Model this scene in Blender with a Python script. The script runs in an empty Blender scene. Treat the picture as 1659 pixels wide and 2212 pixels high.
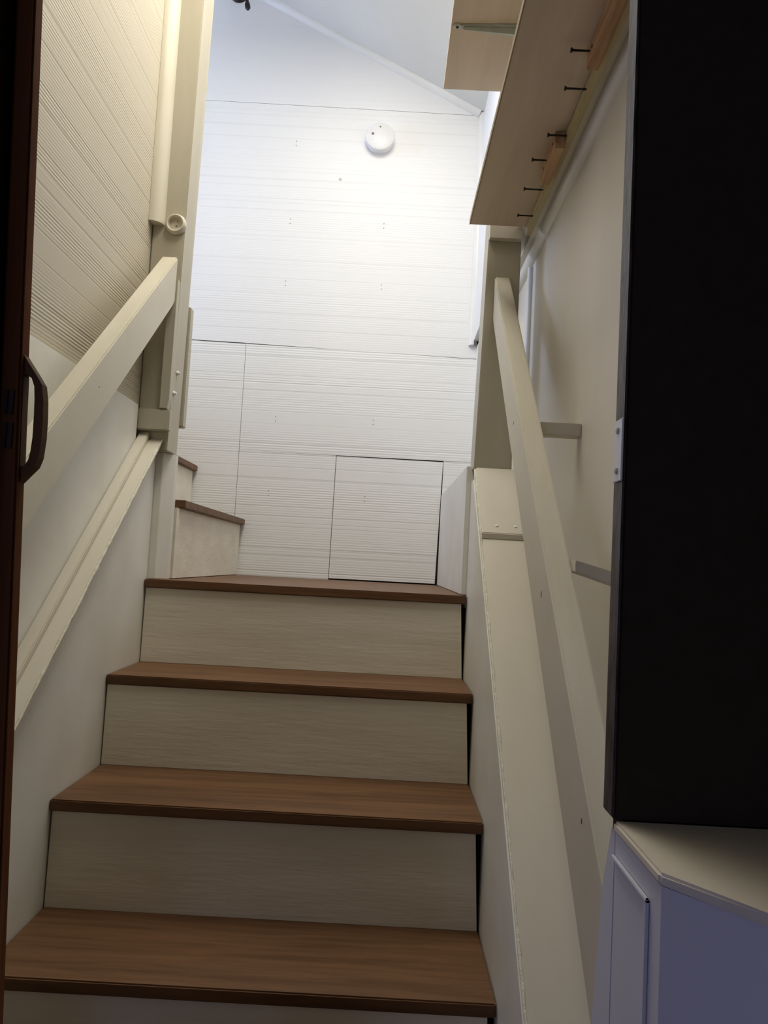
import bpy, bmesh, math, random
from mathutils import Vector, Matrix
random.seed(7)
E = 1.01                      # eye height above the hall floor; z below is measured from the eye
col = bpy.context.scene.collection
scene = bpy.context.scene

# ------------------------------------------------------------------ camera
cam_d = bpy.data.cameras.new('camera')
cam_d.sensor_fit = 'VERTICAL'
cam_d.sensor_height = 32.0
cam_d.lens = 32.0 * 1662.0 / 2212.0
cam_d.clip_start = 0.02
cam = bpy.data.objects.new('camera', cam_d)
col.objects.link(cam)
p_, y_, r_ = 0.0681, 0.006, 0.0532
fwd = Vector((-math.sin(y_)*math.cos(p_), math.cos(y_)*math.cos(p_), math.sin(p_)))
rt = Vector((math.cos(y_), math.sin(y_), 0))
up = rt.cross(fwd)
r2 = rt*math.cos(r_) + up*math.sin(r_)
u2 = -rt*math.sin(r_) + up*math.cos(r_)
M = Matrix((r2, u2, -fwd)).transposed().to_4x4()
M.translation = Vector((0, 0, E))
cam.matrix_world = M
scene.camera = cam

# ------------------------------------------------------------------ light
scene.view_settings.view_transform = 'Standard'
scene.view_settings.look = 'None'
scene.view_settings.gamma = 1
scene.view_settings.exposure = 0.0
w = bpy.data.worlds.new('world'); scene.world = w; w.use_nodes = True
w.node_tree.nodes['Background'].inputs[0].default_value = (1.0, 1.0, 0.98, 1)
w.node_tree.nodes['Background'].inputs[1].default_value = 0.04

def area(name, loc, target, sx, sy, power, color):
    d = bpy.data.lights.new(name, 'AREA'); d.shape = 'RECTANGLE'; d.size = sx; d.size_y = sy
    d.energy = power; d.color = color
    o = bpy.data.objects.new(name, d); col.objects.link(o)
    o.location = (loc[0], loc[1], loc[2]+E)
    v = Vector(target) - Vector(loc)
    o.rotation_euler = v.to_track_quat('-Z', 'Y').to_euler()
    return o
area('skylight_daylight', (-0.12, 1.50, 1.815), (-0.12, 1.60, 0.82), 0.42, 1.10, 17.8, (1.0, 0.955, 0.87))
area('upstairs_window_daylight', (-2.05, 2.30, 1.35), (-0.3, 2.5, 0.9), 0.6, 0.8, 14.0, (0.64, 0.80, 1.28))
area('hall_cool_fill', (-1.2, -0.55, -0.15), (0.35, 0.4, -0.3), 0.6, 0.7, 3.6, (0.50, 0.52, 1.0))  # added cool fill from an unseen source, aimed to brighten the cabinet faces

# ------------------------------------------------------------------ materials
def nmat(name):
    m = bpy.data.materials.new(name); m.use_nodes = True
    nt = m.node_tree; b = nt.nodes['Principled BSDF']
    return m, nt, b
def N(nt, t, **k):
    n = nt.nodes.new(t)
    for a, v in k.items():
        if a.startswith('i_'): n.inputs[a[2:].replace('_', ' ')].default_value = v
        else: setattr(n, a, v)
    return n
def ramp(nt, pts, fac):
    r = nt.nodes.new('ShaderNodeValToRGB'); el = r.color_ramp.elements
    while len(el) < len(pts): el.new(0.5)
    for e, (p, c) in zip(el, pts): e.position = p; e.color = c if len(c) == 4 else (*c, 1)
    nt.links.new(fac, r.inputs[0]); return r
def mapping(nt, scale, rot=(0, 0, 0)):
    tc = nt.nodes.new('ShaderNodeTexCoord'); mp = nt.nodes.new('ShaderNodeMapping')
    mp.inputs['Scale'].default_value = scale; mp.inputs['Rotation'].default_value = rot
    nt.links.new(tc.outputs['Object'], mp.inputs['Vector']); return mp

def paint(name, c, rough=0.45, var=0.06, grain=(2, 2, 2), bump=0.15, chips=0.0, spec=0.4):
    """brushed paint: soft tonal mottling, a fine brush bump and a few worn chips"""
    m, nt, b = nmat(name); L = nt.links.new
    mp = mapping(nt, grain)
    n1 = N(nt, 'ShaderNodeTexNoise', i_Scale=3.0, i_Detail=5.0); L(mp.outputs[0], n1.inputs['Vector'])
    d = tuple(max(0, x*(1-var*2)) for x in c); l = tuple(min(1, x*(1+var)) for x in c)
    d = (d[0], d[1]*0.99, d[2]*0.95)
    r = ramp(nt, [(0.3, d), (0.7, l)], n1.outputs[0])
    out = r.outputs[0]
    if chips:
        mp2 = mapping(nt, (1, 1, 1))
        v = N(nt, 'ShaderNodeTexVoronoi', i_Scale=chips); v.distance = 'EUCLIDEAN'; L(mp2.outputs[0], v.inputs['Vector'])
        lt = N(nt, 'ShaderNodeMath', operation='LESS_THAN'); lt.inputs[1].default_value = 0.055
        L(v.outputs['Distance'], lt.inputs[0])
        mx = N(nt, 'ShaderNodeMix', data_type='RGBA'); L(lt.outputs[0], mx.inputs[0])
        L(out, mx.inputs[6]); mx.inputs[7].default_value = (c[0]*.35, c[1]*.28, c[2]*.22, 1)
        out = mx.outputs[2]
    L(out, b.inputs['Base Color'])
    n2 = N(nt, 'ShaderNodeTexNoise', i_Scale=14.0, i_Detail=6.0); L(mp.outputs[0], n2.inputs['Vector'])
    bp = N(nt, 'ShaderNodeBump'); bp.inputs['Strength'].default_value = bump; bp.inputs['Distance'].default_value = 0.003
    L(n2.outputs[0], bp.inputs['Height']); L(bp.outputs[0], b.inputs['Normal'])
    b.inputs['Roughness'].default_value = rough
    b.inputs['Specular IOR Level'].default_value = spec
    return m

def grooved(name, c, depth=0.0022, rough=0.5, strength=1.0, fine=0.0085, streak=0.07):
    """painted plywood with fine irregular combed horizontal grooves"""
    m, nt, b = nmat(name); L = nt.links.new
    tc = N(nt, 'ShaderNodeNewGeometry'); sp = N(nt, 'ShaderNodeSeparateXYZ'); L(tc.outputs['Position'], sp.inputs[0])
    wob = N(nt, 'ShaderNodeTexNoise', i_Scale=2.2, i_Detail=2.0); L(tc.outputs['Position'], wob.inputs['Vector'])
    wm = N(nt, 'ShaderNodeMath', operation='MULTIPLY_ADD'); wm.inputs[1].default_value = 0.0022
    L(wob.outputs[0], wm.inputs[0]); L(sp.outputs[2], wm.inputs[2])
    z = wm.outputs[0]
    s = N(nt, 'ShaderNodeMath', operation='MULTIPLY'); s.inputs[1].default_value = 2*math.pi/fine; L(z, s.inputs[0])
    sn = N(nt, 'ShaderNodeMath', operation='SINE'); L(s.outputs[0], sn.inputs[0])
    a = N(nt, 'ShaderNodeTexNoise', noise_dimensions='1D', i_Scale=11.0, i_Detail=2.0); L(z, a.inputs['W'])
    ar = ramp(nt, [(0.40, (0.12,)*3), (0.62, (1,)*3)], a.outputs[0])
    h1 = N(nt, 'ShaderNodeMath', operation='MULTIPLY'); L(sn.outputs[0], h1.inputs[0]); L(ar.outputs[0], h1.inputs[1])
    g = N(nt, 'ShaderNodeTexNoise', noise_dimensions='1D', i_Scale=70.0, i_Detail=1.0, i_Roughness=0.5); L(z, g.inputs['W'])
    gr = ramp(nt, [(0.30, (0,)*3), (0.40, (1,)*3)], g.outputs[0])
    # faint long-range streaks across the panel
    n = N(nt, 'ShaderNodeTexNoise', i_Scale=1.7, i_Detail=3.0); L(tc.outputs['Position'], n.inputs['Vector'])
    h2 = N(nt, 'ShaderNodeMath', operation='MULTIPLY_ADD'); h2.inputs[1].default_value = 1.6
    L(gr.outputs[0], h2.inputs[0]); L(h1.outputs[0], h2.inputs[2])
    bp = N(nt, 'ShaderNodeBump'); bp.inputs['Strength'].default_value = strength; bp.inputs['Distance'].default_value = depth*0.16
    L(h2.outputs[0], bp.inputs['Height']); L(bp.outputs[0], b.inputs['Normal'])
    r = ramp(nt, [(0.3, tuple(x*0.95 for x in c)), (0.7, c)], n.outputs[0])
    mx = N(nt, 'ShaderNodeMix', data_type='RGBA', blend_type='MULTIPLY'); mx.inputs[0].default_value = streak
    L(r.outputs[0], mx.inputs[6]); L(gr.outputs[0], mx.inputs[7])
    L(mx.outputs[2], b.inputs['Base Color'])
    b.inputs['Roughness'].default_value = rough
    b.inputs['Specular IOR Level'].default_value = 0.35
    return m

def wood(name, c1, c2, axis='X', rough=0.45, scale=6.0, ring=0.0, spec=0.3):
    m, nt, b = nmat(name); L = nt.links.new
    sc = {'X': (1, 14, 14), 'Y': (14, 1, 14), 'Z': (14, 14, 1)}[axis]
    mp = mapping(nt, sc)
    n1 = N(nt, 'ShaderNodeTexNoise', i_Scale=scale, i_Detail=7.0, i_Roughness=0.6, i_Distortion=0.6); L(mp.outputs[0], n1.inputs['Vector'])
    mp2 = mapping(nt, tuple(0.25*s for s in sc))
    n2 = N(nt, 'ShaderNodeTexNoise', i_Scale=scale, i_Detail=2.0); L(mp2.outputs[0], n2.inputs['Vector'])
    ad = N(nt, 'ShaderNodeMath', operation='MULTIPLY_ADD'); ad.inputs[1].default_value = 0.5
    L(n1.outputs[0], ad.inputs[0]); h = N(nt, 'ShaderNodeMath', operation='MULTIPLY'); h.inputs[1].default_value = 0.5
    L(n2.outputs[0], h.inputs[0]); L(h.outputs[0], ad.inputs[2])
    r = ramp(nt, [(0.38, c1), (0.62, c2)], ad.outputs[0])
    L(r.outputs[0], b.inputs['Base Color'])
    bp = N(nt, 'ShaderNodeBump'); bp.inputs['Strength'].default_value = 0.12; bp.inputs['Distance'].default_value = 0.002
    L(n1.outputs[0], bp.inputs['Height']); L(bp.outputs[0], b.inputs['Normal'])
    b.inputs['Roughness'].default_value = rough
    b.inputs['Specular IOR Level'].default_value = spec
    return m

def flat(name, c, rough=0.5, metal=0.0, noise=0.05, spec=0.4):
    m = paint(name, c, rough, noise, (20, 20, 20), 0.05, spec=spec); m.node_tree.nodes['Principled BSDF'].inputs['Metallic'].default_value = metal
    return m

CREAM = (0.70, 0.655, 0.53)
MT = dict(
    back=grooved('combed_white_panel', (0.92, 0.92, 0.89), depth=0.0015),
    back_smooth=grooved('smooth_white_panel', (0.92, 0.92, 0.91), strength=0.06, streak=0.012),
    back_fine=grooved('lightly_combed_white_panel', (0.92, 0.92, 0.90), depth=0.0015, strength=0.6, streak=0.045),
    left=grooved('combed_cream_panel', (0.58, 0.525, 0.41), depth=0.0021, fine=0.0066),
    ceil=paint('ceiling_paint', (0.76, 0.76, 0.72), 0.6, 0.02, (1, 1, 1), 0.03),
    cream=paint('cream_paint', CREAM, 0.42, 0.04, (8, 1.5, 1.5), 0.12),
    creamz=paint('cream_paint_upright', (0.52, 0.48, 0.375), 0.42, 0.04, (6, 6, 0.8), 0.10),
    pale=paint('pale_grey_paint', (0.88, 0.87, 0.80), 0.45, 0.04, (2, 2, 2), 0.12),
    riser=paint('riser_paint', (0.90, 0.85, 0.71), 0.5, 0.04, (1.2, 4, 9), 0.22),
    wall=paint('right_wall_paint', (0.84, 0.80, 0.70), 0.5, 0.05, (1, 1, 0.5), 0.05),
    curb=paint('curb_paint', (0.72, 0.67, 0.56), 0.42, 0.03, (3, 1, 1), 0.10),
    caulk=paint('caulk', (0.80, 0.76, 0.62), 0.6, 0.1, (30, 30, 30), 0.5),
    trim=paint('white_gloss_trim', (0.88, 0.88, 0.85), 0.3, 0.02, (2, 2, 2), 0.04),
    white=flat('white_plastic', (0.84, 0.84, 0.85), 0.35, noise=0.01),
    tread=wood('stained_tread', (0.118, 0.056, 0.024), (0.205, 0.105, 0.048), 'X', 0.5),
    ply=wood('bare_plywood', (0.64, 0.53, 0.39), (0.74, 0.62, 0.47), 'Y', 0.65, 2.5),
    pine=wood('pine_block', (0.34, 0.18, 0.08), (0.74, 0.50, 0.28), 'Y', 0.6, 3.0),
    plyedge=flat('plywood_edge', (0.42, 0.34, 0.22), 0.7),
    strip=wood('yellowed_strip', (0.44, 0.37, 0.18), (0.64, 0.56, 0.34), 'Y', 0.6, 4.0),
    cleatdark=wood('cleat_underside', (0.30, 0.23, 0.15), (0.38, 0.30, 0.2), 'X', 0.6),
    iron=flat('black_screw_steel', (0.02, 0.02, 0.018), 0.5, 0.3),
    zinc=flat('galvanised_steel', (0.52, 0.56, 0.50), 0.4, 0.25),
    bronze=flat('dark_bronze', (0.035, 0.028, 0.03), 0.35, 0.6),
    pleat=wood('near_black_vinyl', (0.008, 0.004, 0.002), (0.016, 0.007, 0.003), 'Z', 0.6, spec=0.08),
    brown=wood('dark_brown_vinyl', (0.12, 0.045, 0.018), (0.19, 0.075, 0.03), 'Z', 0.7, spec=0.04),
    handle=flat('brown_plastic', (0.12, 0.06, 0.025), 0.6, spec=0.08),
    black=flat('black_panelling', (0.048, 0.037, 0.028), 0.8, spec=0.0),
    blackslot=flat('slot_black', (0.006, 0.006, 0.006), 0.6),
    jamb=paint('worn_dark_jamb', (0.07, 0.058, 0.066), 0.45, 0.5, (30, 30, 8), 0.3),
    cab=paint('cabinet_paint', (0.66, 0.66, 0.74), 0.5, 0.02, (2, 2, 2), 0.05),
    cabtop=paint('cabinet_top_paint', (0.74, 0.67, 0.56), 0.6, 0.06, (3, 3, 3), 0.06),
    void=flat('painted_gap_shade', (0.02, 0.016, 0.012), 0.9),  # near-black: shade inside gaps and joints put into the colour
    hallfloor=wood('hall_floor_boards', (0.07, 0.04, 0.02), (0.13, 0.075, 0.04), 'Y', 0.5),
    mark=flat('rust_mark', (0.20, 0.16, 0.13), 0.7),
)

# ------------------------------------------------------------------ mesh helpers
def mesh_add(bm, verts, faces):
    vs = [bm.verts.new(v) for v in verts]
    fs = [bm.faces.new([vs[i] for i in f]) for f in faces]
    return vs, fs
HF = [(0, 3, 2, 1), (4, 5, 6, 7), (0, 1, 5, 4), (1, 2, 6, 5), (2, 3, 7, 6), (3, 0, 4, 7)]
def hexa(bm, v, bev=0.0):
    vs, fs = mesh_add(bm, v, HF)
    if bev:
        es = list({e for f in fs for e in f.edges})
        bmesh.ops.bevel(bm, geom=es, offset=bev, segments=2, affect='EDGES', clamp_overlap=True)
def box(bm, x0, x1, y0, y1, z0, z1, bev=0.0):
    hexa(bm, [(x0, y0, z0), (x1, y0, z0), (x1, y1, z0), (x0, y1, z0), (x0, y0, z1), (x1, y0, z1), (x1, y1, z1), (x0, y1, z1)], bev)
def prism(bm, poly, axis, a, b, bev=0.0):
    """poly: 2D points in the two other axes (x: (y,z), y: (x,z), z: (x,y))"""
    def pt(p, t):
        return {'x': (t, p[0], p[1]), 'y': (p[0], t, p[1]), 'z': (p[0], p[1], t)}[axis]
    n = len(poly)
    vs = [bm.verts.new(pt(p, a)) for p in poly] + [bm.verts.new(pt(p, b)) for p in poly]
    fs = [bm.faces.new(vs[:n]), bm.faces.new(vs[n:][::-1])]
    for i in range(n):
        j = (i+1) % n
        fs.append(bm.faces.new([vs[i], vs[n+i], vs[n+j], vs[j]]))
    if bev:
        es = list({e for f in fs for e in f.edges})
        bmesh.ops.bevel(bm, geom=es, offset=bev, segments=2, affect='EDGES', clamp_overlap=True)
def lathe(bm, prof, c, axis, seg=40):
    """prof: (radius, distance along axis)"""
    ax = Vector(axis).normalized(); t = Vector((0, 0, 1)) if abs(ax.z) < .9 else Vector((1, 0, 0))
    u = ax.cross(t).normalized(); v = ax.cross(u); c = Vector(c)
    rings = []
    for r, h in prof:
        rings.append([bm.verts.new(c + ax*h + (u*math.cos(k*2*math.pi/seg) + v*math.sin(k*2*math.pi/seg))*max(r, 1e-5)) for k in range(seg)])
    for a, b in zip(rings, rings[1:]):
        for k in range(seg):
            bm.faces.new([a[k], a[(k+1) % seg], b[(k+1) % seg], b[k]])
    bm.faces.new(rings[0][::-1]); bm.faces.new(rings[-1])
def tube(bm, pts, rad, seg=10):
    pts = [Vector(p) for p in pts]; rs = rad if isinstance(rad, (list, tuple)) else [rad]*len(pts)
    rings = []; prev = None
    for i, p in enumerate(pts):
        d = (pts[min(i+1, len(pts)-1)] - pts[max(i-1, 0)]).normalized()
        if prev is None:
            t = Vector((0, 0, 1)) if abs(d.z) < .9 else Vector((1, 0, 0)); prev = d.cross(t).normalized()
        u = (prev - d*prev.dot(d)).normalized(); v = d.cross(u); prev = u
        rings.append([bm.verts.new(p + (u*math.cos(k*2*math.pi/seg) + v*math.sin(k*2*math.pi/seg))*rs[i]) for k in range(seg)])
    for a, b in zip(rings, rings[1:]):
        for k in range(seg): bm.faces.new([a[k], a[(k+1) % seg], b[(k+1) % seg], b[k]])
    bm.faces.new(rings[0][::-1]); bm.faces.new(rings[-1])
def bmn(): return bmesh.new()
def wloc(o):
    v = Vector(o.location)
    while o.parent: o = o.parent; v += Vector(o.location)
    return v
def obj(name, bm, mat, parent=None, smooth=False, label=None):
    bmesh.ops.recalc_face_normals(bm, faces=bm.faces)
    for v in bm.verts: v.co.z += E
    me = bpy.data.meshes.new(name)
    if parent: off = wloc(parent)
    else:
        xs = [v.co.x for v in bm.verts]; ys = [v.co.y for v in bm.verts]; zs = [v.co.z for v in bm.verts]
        off = Vector(((min(xs)+max(xs))/2, (min(ys)+max(ys))/2, min(zs)))
    for v in bm.verts: v.co -= off
    if smooth:
        for f in bm.faces: f.smooth = True
    bm.to_mesh(me); bm.free(); me.materials.append(mat)
    if smooth and hasattr(me, 'set_sharp_from_angle'): me.set_sharp_from_angle(angle=math.radians(40))
    o = bpy.data.objects.new(name, me); col.objects.link(o)
    if parent: o.parent = parent
    else: o.location = off
    if label: o['label'] = label
    return o
def tag(o, label, cat, group=None):
    o['label'] = label; o['category'] = cat
    if group: o['group'] = group
    return o
def thing(name, label, cat, loc, group=None):
    o = bpy.data.objects.new(name, None); col.objects.link(o); o.location = (loc[0], loc[1], loc[2]+E)
    o.empty_display_size = 0.05
    return tag(o, label, cat, group)
def struct(name, bm, mat, label=None, smooth=False):
    o = obj(name, bm, mat, smooth=smooth); o['kind'] = 'structure'
    if label: o['label'] = label
    return o
def B(*a, **k):
    bm = bmn(); box(bm, *a, **k); return bm
def PR(*a, **k):
    bm = bmn(); prism(bm, *a, **k); return bm

FL = -E                       # hall floor
XL, XR = -0.565, 0.195        # faces of the two low side walls
YB = 2.719                    # back wall
def ceil_z(x): return 2.069 - 0.5*(max(x, -1.1)+0.537)

# ------------------------------------------------------------------ shell
struct('floor', B(-1.2, 1.3, -2.0, 2.8, FL-0.03, FL), MT['hallfloor'], 'dark floor at the foot of the stairs')

# back wall: backing plus separately cut panels with open joints
wb = bmn(); prism(wb, [(-2.3, -1.0), (0.40, -1.0), (0.40, ceil_z(0.40)+.05), (-1.1, ceil_z(-1.1)+.05), (-2.3, ceil_z(-1.1)+.05)], 'y', YB+0.008, YB+0.05)
wb = struct('wall_back', wb, MT['void'], 'back wall behind the landing, clad in combed white panels')
def panel(pts, mat): return obj('panel', PR(pts, 'y', YB, YB+0.009), MT[mat], wb)
panel([(-2.3, 1.681), (0.262, 1.6603), (0.262, ceil_z(.262)), (-1.1, ceil_z(-1.1)), (-2.3, ceil_z(-1.1))], 'back_smooth')
panel([(-2.3, .790), (0.285, .7535), (0.285, 1.6585), (-2.3, 1.6795)], 'back_fine')
panel([(-.543, .379), (0.285, .379), (0.285, .751), (-.543, .768)], 'back')
panel([(-2.3, -.3), (-.5445, -.3), (-.5445, .7685), (-2.3, .788)], 'back')
panel([(-.543, -.064), (-.2005, -.064), (-.1975, .3775), (-.543, .3785)], 'back')
panel([(-.1985, -.058), (0.175, -.058), (0.184, .374), (-.1955, .376)], 'back')
panel([(.1858, .20), (0.285, .20), (0.285, .3775), (.1858, .3775)], 'back')
for x, z in [(-.421, .498), (-.072, .504), (-.072, 1.226), (-.413, 1.226), (-.416, .995), (-.069, .999), (-.429, .231), (-.087, .228), (-.409, 1.52)]:
    bm = bmn()
    for dz in (-0.008, 0.008): lathe(bm, [(0.0016, 0), (0.0016, 0.0012)], (x, YB, z+dz), (0, -1, 0), 8)
    obj('nail_heads', bm, MT['mark'], wb)
bm = bmn(); lathe(bm, [(0.0045, 0), (0.0045, 0.002), (0.002, 0.003)], (-.24, YB, 1.393), (0, -1, 0), 14); obj('screw_head', bm, MT['zinc'], wb)

# left wall (combed cream panel) up to the left post, solid to the passage behind it
struct('wall_left', B(-0.64, -0.605, 0.64, 1.87, FL, ceil_z(-.6)+.04), MT['left'], 'cream combed panelling on the left side wall')
struct('wall_passage', B(-2.3, -0.645, 1.84, 1.90, FL, ceil_z(-1.5)+.04), MT['cream'])
struct('wall_upstairs', B(-2.34, -2.3, 1.84, 2.76, FL, ceil_z(-2)+.04), MT['cream'])
# right wall: near sheet, return beside the post, far sheet and the upper landing sheet
struct('wall_right', B(0.335, 0.375, 0.645, 2.15, FL, 0.80), MT['wall'], 'plain cream wall to the right of the handrail')
struct('wall_return', B(0.285, 0.334, 2.13, 2.15, FL, 0.797), MT['pale'])
bm = bmn(); box(bm, 0.285, 0.33, 2.151, YB, FL, 0.797); wf = struct('wall_landing', bm, MT['back_smooth'])
struct('wall_upper', B(0.272, 0.34, 0.66, YB, 0.816, ceil_z(.272)+.02), MT['back_smooth'])
# ceiling with skylight opening
SX0, SX1, SY0, SY1 = -0.50, 0.15, 0.85, 2.12
bm = bmn()
def ceil_piece(x0, x1, y0, y1):
    z0, z1 = ceil_z(x0), ceil_z(x1)
    hexa(bm, [(x0, y0, z0), (x1, y0, z1), (x1, y1, z1), (x0, y1, z0), (x0, y0, z0+.03), (x1, y0, z1+.03), (x1, y1, z1+.03), (x0, y1, z0+.03)])
ceil_piece(-2.3, -1.1, .62, YB+.01); ceil_piece(-1.1, SX0, .62, YB+.01); ceil_piece(SX1, 0.40, .62, YB+.01)
ceil_piece(SX0, SX1, .62, SY0); ceil_piece(SX0, SX1, SY1, YB+.01)
struct('ceiling', bm, MT['ceil'], 'sloping white ceiling above the landing')
bm = bmn()
box(bm, SX0-.02, SX0, SY0-.02, SY1+.02, ceil_z(SX0), 2.12); box(bm, SX1, SX1+.02, SY0-.02, SY1+.02, ceil_z(SX1), 2.12)
box(bm, SX0, SX1, SY0-.02, SY0, ceil_z(SX0)-.0, 2.12); box(bm, SX0, SX1, SY1, SY1+.02, ceil_z(SX0)-.0, 2.12)
box(bm, SX0-.02, SX1+.02, SY0-.02, SY1+.02, 2.12, 2.14)
struct('window_1', bm, MT['ceil'])
# mouldings
def quarter(bm, p0, p1, u, v, r, seg=8):
    """quarter round from p0 to p1; corner on the line, legs along u and v"""
    p0, p1, u, v = map(Vector, (p0, p1, u, v)); R0, R1 = [], []
    prof = [(0, 0)] + [(math.cos(k*math.pi/2/seg)*r, math.sin(k*math.pi/2/seg)*r) for k in range(seg+1)]
    for a, b in prof: R0.append(bm.verts.new(p0+u*a+v*b)); R1.append(bm.verts.new(p1+u*a+v*b))
    n = len(prof); bm.faces.new(R0); bm.faces.new(R1[::-1])
    for i in range(n): bm.faces.new([R0[i], R1[i], R1[(i+1) % n], R0[(i+1) % n]])
sl = Vector((1, 0, -.5)).normalized(); nd = Vector((-.5, 0, -1)).normalized()
bm = bmn(); quarter(bm, (-1.1, YB, ceil_z(-1.1)), (0.262, YB, ceil_z(.262)), (0, -1, 0), nd, 0.020)
struct('trim_1', bm, MT['trim'], 'white quarter round moulding along the sloping ceiling', True)
bm = bmn(); quarter(bm, (0.272, YB, 0.80), (0.272, YB, ceil_z(.272)), (-1, 0, 0), (0, -1, 0), 0.018)
struct('trim_2', bm, MT['trim'], 'upright white moulding in the back right corner', True)
bm = bmn(); quarter(bm, (-0.6045, 1.80, 0.785), (-0.6045, 1.80, ceil_z(-.6)), (1, 0, 0), (0, -1, 0), 0.030)
struct('trim_3', bm, MT['cream'], 'white quarter round beside the left post', True)
bm = bmn(); quarter(bm, (0.335, 0.66, 0.80), (0.335, 2.128, 0.80), (-1, 0, 0), (0, 0, -1), 0.020)
struct('trim_4', bm, MT['trim'], 'cream moulding high on the right wall under the shelf', True)
bm = bmn(); quarter(bm, (0.335, 1.925, -0.4), (0.335, 1.925, 0.776), (-1, 0, 0), (0, -1, 0), 0.012)
struct('trim_5', bm, MT['trim'], 'upright rounded moulding on the right wall behind the rail', True)
bm = bmn(); box(bm, 0.303, 0.335, 0.66, 2.13, 0.80, 0.816); struct('trim_6', bm, MT['wall'])

# front partition with the doorway
bm = bmn()
box(bm, 0.1877, 1.25, 0.614, 0.640, -0.188, 1.9); box(bm, 0.195, 1.25, 0.614, 0.640, FL, -0.19)
box(bm, -1.2, -0.60, 0.614, 0.640, FL, 1.9); box(bm, -0.60, 0.1875, 0.614, 0.640, 1.02, 1.9)
struct('wall_front', bm, MT['black'], 'near-black panelled partition filling the right edge')
jb = bmn(); box(jb, .1853, .1875, .612, .636, -.186, 1.02, .0008)
jb = struct('trim_7', jb, MT['jamb'], 'worn dark jamb edge of the doorway')
sp = obj('strike_plate', B(0.1833, 0.1851, .611, .633, .077, .128, bev=.0006), MT['white'], jb, label='white strike plate on the dark jamb')
for z in (.086, .119):
    bm = bmn(); lathe(bm, [(.003, 0), (.003, .0012), (.001, .0018)], (0.1833, .622, z), (-1, 0, 0), 10); obj('screw', bm, MT['zinc'], sp)

# ------------------------------------------------------------------ lower flight and landing
st = thing('staircase', 'brown-treaded straight flight with cream risers climbing to the square landing', 'stairs', (-.185, 1.4, FL))
T = {4: (1.810, -.063), 3: (1.605, -.256), 2: (1.372, -.439), 1: (1.158, -.625), 0: (.935, -.812)}
back = {3: 1.818, 2: 1.609, 1: 1.380, 0: 1.164}
for n in range(0, 5):
    y, z = T[n]
    y1 = YB-.002 if n == 4 else back[n]+.006
    bm = bmn(); box(bm, XL+.001, XR-.002, y, y1, z-.020, z, bev=.0022)
    obj('tread', bm, MT['tread'], st)
    # riser below this tread
    zb = T[n-1][1]+.0005 if n else FL
    yr = back[n-1] if n else .95
    xl, xr = XL+.003, XR-.0025
    bm = bmn(); hexa(bm, [(xl, yr, zb), (xr-.002, yr, zb), (xr-.002, yr+.015, zb), (xl, yr+.015, zb),
                          (xl+.001, yr, z-.0205), (xr-.011, yr, z-.0205), (xr-.011, yr+.015, z-.0205), (xl+.001, yr+.015, z-.0205)])
    obj('riser', bm, MT['riser'], st)
bm = bmn()
for n in range(0, 4): box(bm, XL-.002, XR+.002, back[n]+.03, back[n]+.05, FL, T[n+1][1]-.03)
obj('gap_filler', bm, MT['void'], st, label='added near-black filler that darkens the riser gaps')  # filler boxes added behind the risers, shade of the end gaps as colour

us = thing('staircase', 'short upper flight turning left off the landing, two brown nosings showing', 'stairs', (-.9, 2.3, -.06))
for k in range(5):
    z = .133 + .181*k; xr = -.52 - .18*k
    obj('tread', B(xr-.19, xr+.015, 1.905, YB-.006, z-.02, z, bev=.002), MT['tread'], us)
    obj('riser', B(xr-.014, xr, 1.905 if k else 1.888, YB-.014, (-.061 if k == 0 else z-.181), z-.0205), MT['riser'], us)

bm = bmn()
for k in range(2):
    z = .133 + .181*k; xr = -.52 - .18*k
    box(bm, xr-.075, xr-.018, 1.93, YB-.0005, -.055 if k == 0 else z-.178, z-.023)
obj('gap_filler', bm, MT['void'], us)  # dark filler added so the upper riser ends show a shaded gap
# ------------------------------------------------------------------ low side walls (curbs)
def lz(y): return .295 - .862*(1.831-y)      # left cap line
def rz(y): return .252 - .915*(1.827-y)      # right cap line
cl = thing('stair_curb', 'pale sloping low wall along the left of the steps, two-level cap', 'curb', (-.585, 1.2, FL))
obj('side_panel', PR([(.66, FL), (1.832, FL), (1.832, .2395), (1.798, lz(1.798)-.016), (.66, lz(.66)-.016)], 'x', XL-.015, XL), MT['pale'], cl)
yy0, yy1 = .66, 1.798
obj('cap_board', PR([(yy0, lz(yy0)-.015), (yy1, lz(yy1)-.015), (yy1, lz(yy1)), (yy0, lz(yy0))], 'x', -.604, -.543, bev=.002), MT['curb'], cl)
obj('raised_strip', PR([(yy0, lz(yy0)+.0005), (yy1, lz(yy1)+.0005), (yy1, lz(yy1)+.017), (yy0, lz(yy0)+.017)], 'x', -.5965, -.573, bev=.002), MT['curb'], cl)
def bead(parent, x, f, ya, yb, r):
    bm = bmn(); pts = []; rs = []
    n = 90
    for i in range(n+1):
        y = ya+(yb-ya)*i/n; pts.append((x+random.uniform(-.0006, .0006), y, f(y)+random.uniform(-.0006, .0006))); rs.append(r*random.uniform(.7, 1.3))
    tube(bm, pts, rs, 8); obj('caulk_bead', bm, MT['caulk'], parent, True)
bead(cl, -.5435, lambda y: lz(y)-.003, .67, 1.80, .0028)

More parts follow.
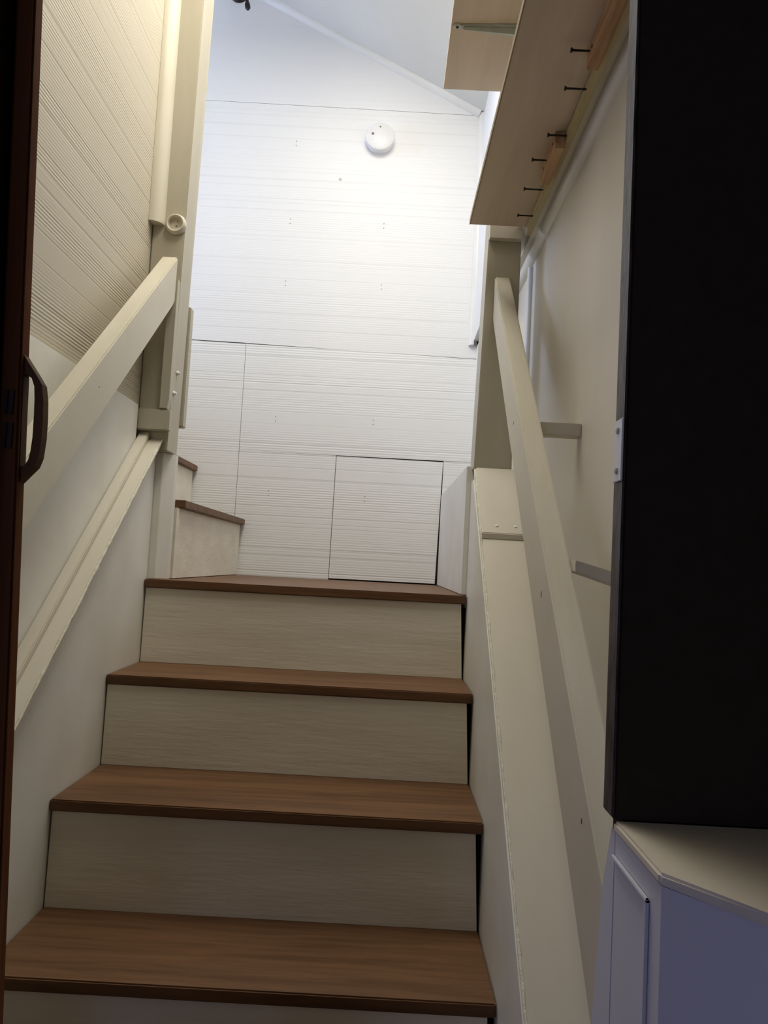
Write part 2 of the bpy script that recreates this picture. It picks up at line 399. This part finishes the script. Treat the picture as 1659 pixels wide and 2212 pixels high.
cr = thing('stair_curb', 'cream sloping low wall along the right of the steps, wide flat cap', 'curb', (.24, 1.2, FL))
obj('side_panel', PR([(.66, FL), (1.84, FL), (1.84, rz(1.80)-.018), (1.80, rz(1.80)-.018), (.66, rz(.66)-.018)], 'x', XR, XR+.015), MT['pale'], cr)
obj('cap_board', PR([(yy0, rz(yy0)-.017), (yy1, rz(yy1)-.017), (yy1, rz(yy1)), (yy0, rz(yy0))], 'x', XR+.002, .290, bev=.002), MT['curb'], cr)
ov = obj('overlay_board', PR([(1.622, rz(1.622)+.0005), (yy1, rz(yy1)+.0005), (yy1, rz(yy1)+.014), (1.622, rz(1.622)+.014)], 'x', XR+.004, .290, bev=.0015), MT['curb'], cr)
for x in (.232, .272):
    bm = bmn(); lathe(bm, [(.0035, 0), (.0035, .001), (.0015, .0016)], (x, 1.640, rz(1.640)+.0145), (0, -.675, .738), 10); obj('screw', bm, MT['trim'], ov)
bead(cr, XR+.003, lambda y: rz(y)-.003+(.010 if y > 1.62 else 0), .67, 1.80, .0028)
obj('outer_panel', PR([(.70, FL), (1.84, FL), (1.84, rz(1.84)-.019), (.70, rz(.70)-.019)], 'x', .27, .285), MT['pale'], cr)

# chamfered side board by the landing
o = obj('side_board', PR([(1.842, -.062), (YB-.002, -.062), (YB-.002, .256), (1.842, .247)], 'x', XR-.012, XR+.006, bev=.0015), MT['pale'])
tag(o, 'pale low board closing the right side of the landing', 'board')
# plywood sheet on the left wall
o = obj('plywood_sheet', PR([(.66, lz(.66)+.002), (1.775, lz(1.775)+.002), (1.775, .342), (.66, .342)], 'x', -.6045, -.597), MT['pale'])
tag(o, 'smooth pale painted sheet on the lower left wall, behind the handrail', 'panel')

# ------------------------------------------------------------------ posts
pl = thing('post', 'cream timber post at the top left of the flight, with round fixture', 'post', (-.56, 1.84, FL))
bm = bmn(); zt = ceil_z(-.57)-.003
def px(z): return -.530 + .0105*(z-.28)/1.08
hexa(bm, [(-.6035, 1.80, .2405), (px(.24), 1.80, .2405), (px(.24), 1.886, .2405), (-.6035, 1.886, .2405),
          (-.6035, 1.80, zt), (px(zt), 1.80, zt), (px(zt), 1.895, zt), (-.6035, 1.895, zt)], .002)
obj('shaft', bm, MT['creamz'], pl)
obj('foot', PR([(-.5645, 1.8335), (-.548, 1.834), (-.5265, 1.866), (-.5255, 1.886), (-.6035, 1.886), (-.6035, 1.8335)], 'z', -.0625, .240, bev=.001), MT['pale'], pl)
bm = bmn(); prism(bm, [(-.549, .337), (-.531, .337), (-.5275, .360), (-.5265, .648), (-.549, .648)], 'y', 1.778, 1.7995, .001)
obj('doubler_board', bm, MT['creamz'], pl)
obj('base_block', B(-.600, -.524, 1.779, 1.7995, .285, .335, bev=.0025), MT['creamz'], pl)
obj('backing_board', B(-.56, -.5235, 1.896, 1.925, .315, .62, bev=.002), MT['creamz'], pl)
for z, y in ((.434, 1.83), (.381, 1.815)):
    bm = bmn(); lathe(bm, [(.0055, 0), (.0055, .0035), (.003, .005), (.003, .008)], (px(z)+.0, y, z), (1, 0, 0), 12); obj('bolt', bm, MT['trim'], pl)
# round hollow fixture screwed to the post
fx = thing('round_fitting', 'small round white cup fitting screwed high on the left post', 'fitting', (-.548, 1.80, .775))
bm = bmn(); lathe(bm, [(.0245, 0), (.025, .004), (.0225, .012), (.0200, .015), (.0175, .014), (.0155, .004), (.0, .004)], (-.546, 1.7995, .787), (0, -1, 0), 40)
obj('cup', bm, MT['cream'], fx, True)
for dx, dz, r in ((.001, -.004, .0025), (.003, .008, .0016)):
    bm = bmn(); lathe(bm, [(r, 0), (r, .001)], (-.546+dx, 1.7955, .787+dz), (0, -1, 0), 12); obj('screw', bm, MT['mark'], fx)

pr = thing('post', 'cream timber post on the right curb, rising to the plywood shelf', 'post', (.243, 1.84, .25))
bm = bmn(); hexa(bm, [(.195, 1.80, .236), (.283, 1.80, .236), (.283, 1.885, .236), (.195, 1.885, .236),
                      (.207, 1.80, .86), (.2845, 1.80, .86), (.2845, 1.885, .86), (.207, 1.885, .86)], .002)
obj('shaft', bm, MT['creamz'], pr)
obj('top_block', B(.206, .284, 1.782, 1.7995, .788, .86, bev=.001), MT['curb'], pr)

# ------------------------------------------------------------------ handrails
def rail(name, label, x0, x1, ya, za, s, yb, h, h2):
    zb = za - s*(ya-yb)
    o = obj(name, PR([(yb, zb-h2), (ya-.012, za-h-.004), (ya, za-h+.012), (ya, za), (yb, zb)], 'x', x0, x1, bev=.0025), MT['cream'])
    return tag(o, label, 'handrail')
rail('handrail', 'cream board handrail sloping down the left wall towards the brown door', -.568, -.530, 1.777, .700, .862, .68, .118, .118)
rail('handrail', 'cream board handrail sloping down the right side from the post', .224, .260, 1.7985, .700, .962, .67, .112, .175)
# blocks between right rail and wall
o = obj('rail_block', B(.2605, .3345, 1.355, 1.385, .245, .268, bev=.001), MT['cream']); tag(o, 'upper cream wooden block between right handrail and wall', 'block', 'blocks holding the right handrail')
bm = bmn(); hexa(bm, [(.2605, 1.06, .004), (.3345, 1.06, -.018), (.3345, 1.10, -.018), (.2605, 1.10, .004), (.2605, 1.06, .020), (.3345, 1.06, .001), (.3345, 1.10, .001), (.2605, 1.10, .020)], .001)
o = obj('rail_block', bm, MT['cream']); tag(o, 'lower tilted wooden block between right handrail and wall, beside the dark partition', 'block', 'blocks holding the right handrail')

# ------------------------------------------------------------------ shelves above the right side
s1 = thing('shelf', 'long low bare plywood shelf running over the right handrail', 'shelf', (.22, 1.2, .80))
obj('board', B(.155, .284, .66, 1.742, .800, .812), MT['ply'], s1)
obj('front_edge', B(.1525, .1548, .66, 1.742, .7995, .8125), MT['plyedge'], s1, label='pale raw edge of the plywood')
o = obj('wall_strip', B(.2845, .2975, .66, 1.745, .781, .7995, bev=.001), MT['strip']); tag(o, 'yellowed wooden strip along the back of the low shelf, screws stuck in it', 'strip')
s2 = thing('shelf', 'upper bare plywood shelf carried on a metal bracket, square end showing', 'shelf', (.18, 1.4, 1.13))
obj('board', B(.077, .271, .70, 1.750, 1.130, 1.145), MT['ply'], s2)
br = bmn()
for (xa, xb, ha, hb) in ((.098, .262, .006, .017),):
    hexa(br, [(xa, 1.534-ha, 1.1265), (xb, 1.534-hb, 1.1265), (xb, 1.534+hb, 1.1265), (xa, 1.534+ha, 1.1265), (xa, 1.534-ha, 1.1295), (xb, 1.534-hb, 1.1295), (xb, 1.534+hb, 1.1295), (xa, 1.534+ha, 1.1295)], .0008)
hexa(br, [(.102, 1.532, 1.121), (.262, 1.528, 1.110), (.262, 1.540, 1.110), (.102, 1.536, 1.121), (.102, 1.531, 1.1265), (.262, 1.526, 1.1265), (.262, 1.542, 1.1265), (.102, 1.537, 1.1265)], .001)
lathe(br, [(.0085, 0), (.0085, .002), (.006, .0035)], (.090, 1.534, 1.1295), (0, 0, -1), 20)
box(br, .266, .2715, 1.520, 1.548, .93, 1.1295)
bk = obj('bracket', br, MT['zinc'], s2, label='galvanised steel shelf bracket')
bm = bmn(); lathe(bm, [(.003, 0), (.003, .001), (.001, .002)], (.090, 1.534, 1.126), (0, 0, -1), 10); obj('screw', bm, MT['iron'], bk)

# screws stuck in the strip
where = ['nearest the long pine block, first at the top', 'second from the top, alone on the strip', 'just above the short pine block',
         'against the middle of the short pine block', 'just below the short pine block', 'lowest, next to the right post']
prim = None
for i, (y, xa) in enumerate([(1.108, .237), (1.200, .249), (1.336, .250), (1.422, .238), (1.536, .243), (1.655, .250)]):
    if prim is None:
        bm = bmn(); lathe(bm, [(.0040, 0), (.0040, .0008), (.0018, .004), (.0015, .030), (.0022, .031), (.0022, .0325), (.0015, .033), (.0015, .040)], (xa, y, .786), (1, 0, 0), 12)
        prim = o = obj('screw', bm, MT['iron'], smooth=True); base = Vector((xa, y, 0)); l0 = Vector(o.location)
    else:
        o = prim.copy(); col.objects.link(o); o.location = l0 + Vector((xa, y, 0)) - base
    tag(o, 'black screw under the low shelf, ' + where[i], 'screw', 'black screws along the low shelf')
for lab, ya, yb in (('long pine block under the low shelf, cut off by the top edge of the view', .72, 1.127), ('short pine block under the low shelf, halfway along the strip', 1.345, 1.482)):
    bm = bmn(); box(bm, .266, .284, ya, yb, .768, .7995, bev=.001)
    w_ = obj('wood_block', bm, MT['pine']); tag(w_, lab, 'block', 'pine blocks under the low shelf')
    bm = bmn()
    pass
    for y in (ya+.02, yb-.03):
        bm = bmn(); lathe(bm, [(.0028, 0), (.0028, .0006)], (.266, y, .786), (-1, 0, 0), 10)
        obj('screw_hole', bm, MT['blackslot'], w_)

# ------------------------------------------------------------------ smoke detector, hook
sd = thing('smoke_detector', 'round white smoke detector mounted on the back wall', 'smoke detector', (-.099, YB, 1.49))
c = (-.103, YB, 1.545)
bm = bmn(); lathe(bm, [(.050, 0), (.0505, .010), (.050, .012)], c, (0, -1, 0), 64); obj('base', bm, MT['white'], sd, True)
bm = bmn(); lathe(bm, [(.0485, .0125), (.0525, .016), (.053, .030), (.051, .034), (.046, .036), (.0, .037)], c, (0, -1, 0), 64); bd = obj('cover', bm, MT['white'], sd, True)
bm = bmn(); lathe(bm, [(.0048, 0), (.0044, .002), (.001, .0026)], (c[0]-.026, YB-.0358, c[2]+.006), (0, -1, 0), 20); obj('test_button', bm, MT['mark'], sd)
bm = bmn(); lathe(bm, [(.003, 0), (.003, .001)], (c[0]+.000, YB-.0362, c[2]+.033), (0, -1, 0), 14); obj('indicator', bm, MT['mark'], sd)

hk = thing('wall_hook', 'dark bronze hook with a ball tip high on the back wall', 'hook', (-.62, YB, 2.05))
bm = bmn(); lathe(bm, [(.034, 0), (.034, .004), (.026, .012), (.012, .018)], (-.655, YB, 2.082), (0, -1, 0), 32); obj('backplate', bm, MT['bronze'], hk, True)
bm = bmn(); tube(bm, [(-.655, YB-.014, 2.082), (-.648, YB-.05, 2.085), (-.632, YB-.075, 2.075), (-.618, YB-.085, 2.045), (-.611, YB-.088, 2.018), (-.607, YB-.09, 2.000), (-.604, YB-.09, 1.988), (-.602, YB-.09, 1.976), (-.600, YB-.09, 1.963), (-.599, YB-.09, 1.955)],
     [.007, .007, .0065, .006, .0055, .0085, .006, .0098, .0095, .003], 14); obj('arm', bm, MT['bronze'], hk, True)

# ------------------------------------------------------------------ folding door at the left edge
d1 = bpy.data.objects.new('door_1', None); col.objects.link(d1); d1.location = (-.45, .66, 0); d1['kind'] = 'structure'
d1['label'] = 'dark brown folding door gathered at the left edge'
def dx(z): return -.3130 - .0462*(z-.02)     # leaning right edge of the stile
bm = bmn(); w2 = .017
def stile(z): return [(dx(z)-w2, .644, z), (dx(z), .644, z), (dx(z), .660, z), (dx(z)-w2, .660, z)]
hexa(bm, stile(FL+.01)+stile(1.0), .002); so = obj('stile', bm, MT['brown'], d1)
bm = bmn(); n = 11
for k in range(n):
    xa = -.022*k; sgn = 1 if k % 2 else -1
    pts = []
    for z in (FL+.012, .998):
        x1 = dx(z)-w2-.0005+xa; x0 = x1-.022; ya, yb = (.652, .600) if k % 2 else (.600, .652)
        pts.append([(x0, ya, z), (x1, yb, z), (x1+.0, yb+.006, z), (x0, ya+.006, z)])
    hexa(bm, pts[0]+pts[1])
obj('pleats', bm, MT['pleat'], d1)
# D handle: outline with an opening, 3 cm deep
def ring_prism(bm, outer, inner, ya, yb):
    n = len(outer)
    V = {}
    for t, y in enumerate((ya, yb)):
        for r, pts in enumerate((outer, inner)):
            V[t, r] = [bm.verts.new((p[0], y, p[1])) for p in pts]
    for i in range(n):
        j = (i+1) % n
        bm.faces.new([V[0, 0][i], V[0, 0][j], V[0, 1][j], V[0, 1][i]]); bm.faces.new([V[1, 0][j], V[1, 0][i], V[1, 1][i], V[1, 1][j]])
        bm.faces.new([V[0, 0][j], V[0, 0][i], V[1, 0][i], V[1, 0][j]]); bm.faces.new([V[0, 1][i], V[0, 1][j], V[1, 1][j], V[1, 1][i]])
def hx(z, d): return dx(z)+d
out = [(hx(.166, -.002), .166), (hx(.157, .004), .157), (hx(.146, .0115), .146), (hx(.138, .0165), .138), (hx(.125, .0182), .125), (hx(.11, .0185), .110), (hx(.092, .0180), .092), (hx(.075, .0160), .075), (hx(.067, .0130), .067), (hx(.060, .0065), .060), (hx(.052, -.001), .052), (hx(.11, -.002), .11)]
inn = [(hx(.147, .0008), .1465), (hx(.146, .0035), .1458), (hx(.143, .0075), .143), (hx(.136, .0100), .136), (hx(.125, .0106), .125), (hx(.11, .0106), .110), (hx(.092, .0101), .092), (hx(.080, .0088), .080), (hx(.072, .0070), .072), (hx(.0675, .0040), .0675), (hx(.067, .0005), .067), (hx(.11, .0005), .110)]
bm = bmn(); ring_prism(bm, out, inn, .6485, .6585); obj('handle', bm, MT['handle'], d1, label='moulded brown D-shaped pull handle')
bm = bmn()
for z0, z1 in ((.110, .131), (.081, .103)):
    for q in (-.006, -.011): 
        zc = (z0+z1)/2; box(bm, dx(zc)+q-.0012, dx(zc)+q+.0012, .6425, .6445, z0, z1)
obj('latch_slots', bm, MT['blackslot'], so)

# ------------------------------------------------------------------ white cabinet, lower right
cb = thing('cabinet', 'pale grey-white panelled cabinet corner in front of the dark partition, bottom right', 'cabinet', (.45, .4, FL))
plan = [(.1890, .6130), (.1885, .512), (.232, .461), (.46, .18), (.95, .18), (.95, .6130)]
obj('body', PR(plan, 'z', FL, -.197), MT['cab'], cb)
bm = PR([(.1870, .6135), (.1865, .511), (.2305, .4595), (.459, .178), (.952, .178), (.952, .6135)], 'z', -.1965, -.1885, bev=.002)
obj('top', bm, MT['cabtop'], cb)
obj('side_board', PR([(.6135, -.197), (.622, -.197), (.642, -.25), (.665, -.40), (.665, FL), (.6135, FL)], 'x', .1885, .1940), MT['cab'], cb)
def panel_on(a, b, z0, z1, m0, m1, nrm):
    """raised panel field on the vertical face a-b"""
    a, b, nrm = Vector((*a, 0)), Vector((*b, 0)), Vector((*nrm, 0)).normalized(); L = (b-a).length; d = (b-a)/L
    def P(t, z, o): q = a+d*t+nrm*o; return (q.x, q.y, z)
    bm = bmn()
    for (t0, t1, za, zb) in ((L-m1-.003, L-m1, z0, z1), (m0, L-m1, z1-.003, z1), (m0, L-m1, z0, z0+.003)):
        hexa(bm, [P(t0, za, .0003), P(t1, za, .0003), P(t1, za, .003), P(t0, za, .003), P(t0, zb, .0003), P(t1, zb, .0003), P(t1, zb, .003), P(t0, zb, .003)], .0006)
    return bm
obj('moulding', panel_on((.1890, .613), (.1885, .512), FL+.1, -.214, .0, .020, (-1, 0)), MT['cab'], cb)
obj('moulding', panel_on((.232, .461), (.46, .18), FL+.1, -.218, -.0, .02, (-.777, -.63)), MT['cab'], cb)

# worn chips in the paint
def chip(parent, axis, at_, a, b, rot=0.0):
    bm = bmn(); n = 10; pts = []
    for k in range(n):
        t = k*2*math.pi/n; r = random.uniform(.75, 1.15); u, v = a*math.cos(t)*r, b*math.sin(t)*r
        u, v = u*math.cos(rot)-v*math.sin(rot), u*math.sin(rot)+v*math.cos(rot)
        pts.append((at_[1]+u, at_[2]+v) if axis == 'x' else (at_[0]+u, at_[2]+v))
    t0 = at_[0] if axis == 'x' else at_[1]
    prism(bm, pts, axis, t0-.0003, t0+.0002); obj('paint_chip', bm, MT['mark'], parent)
RR = [o for o in bpy.data.objects if o.name.startswith('handrail')]
RL_, RR_ = (RR[0], RR[1]) if RR[0].location.x < 0 else (RR[1], RR[0])
chip(RR_, 'x', (.2237, 1.105, -.030), .0018, .0045, -.2)
chip(RR_, 'x', (.2237, 1.42, .275), .001, .003, 0)
chip(RR_, 'x', (.2237, .845, -.262), .0015, .003, 0)
chip(RL_, 'x', (-.5298, 1.36, .29), .003, .0008, .5)
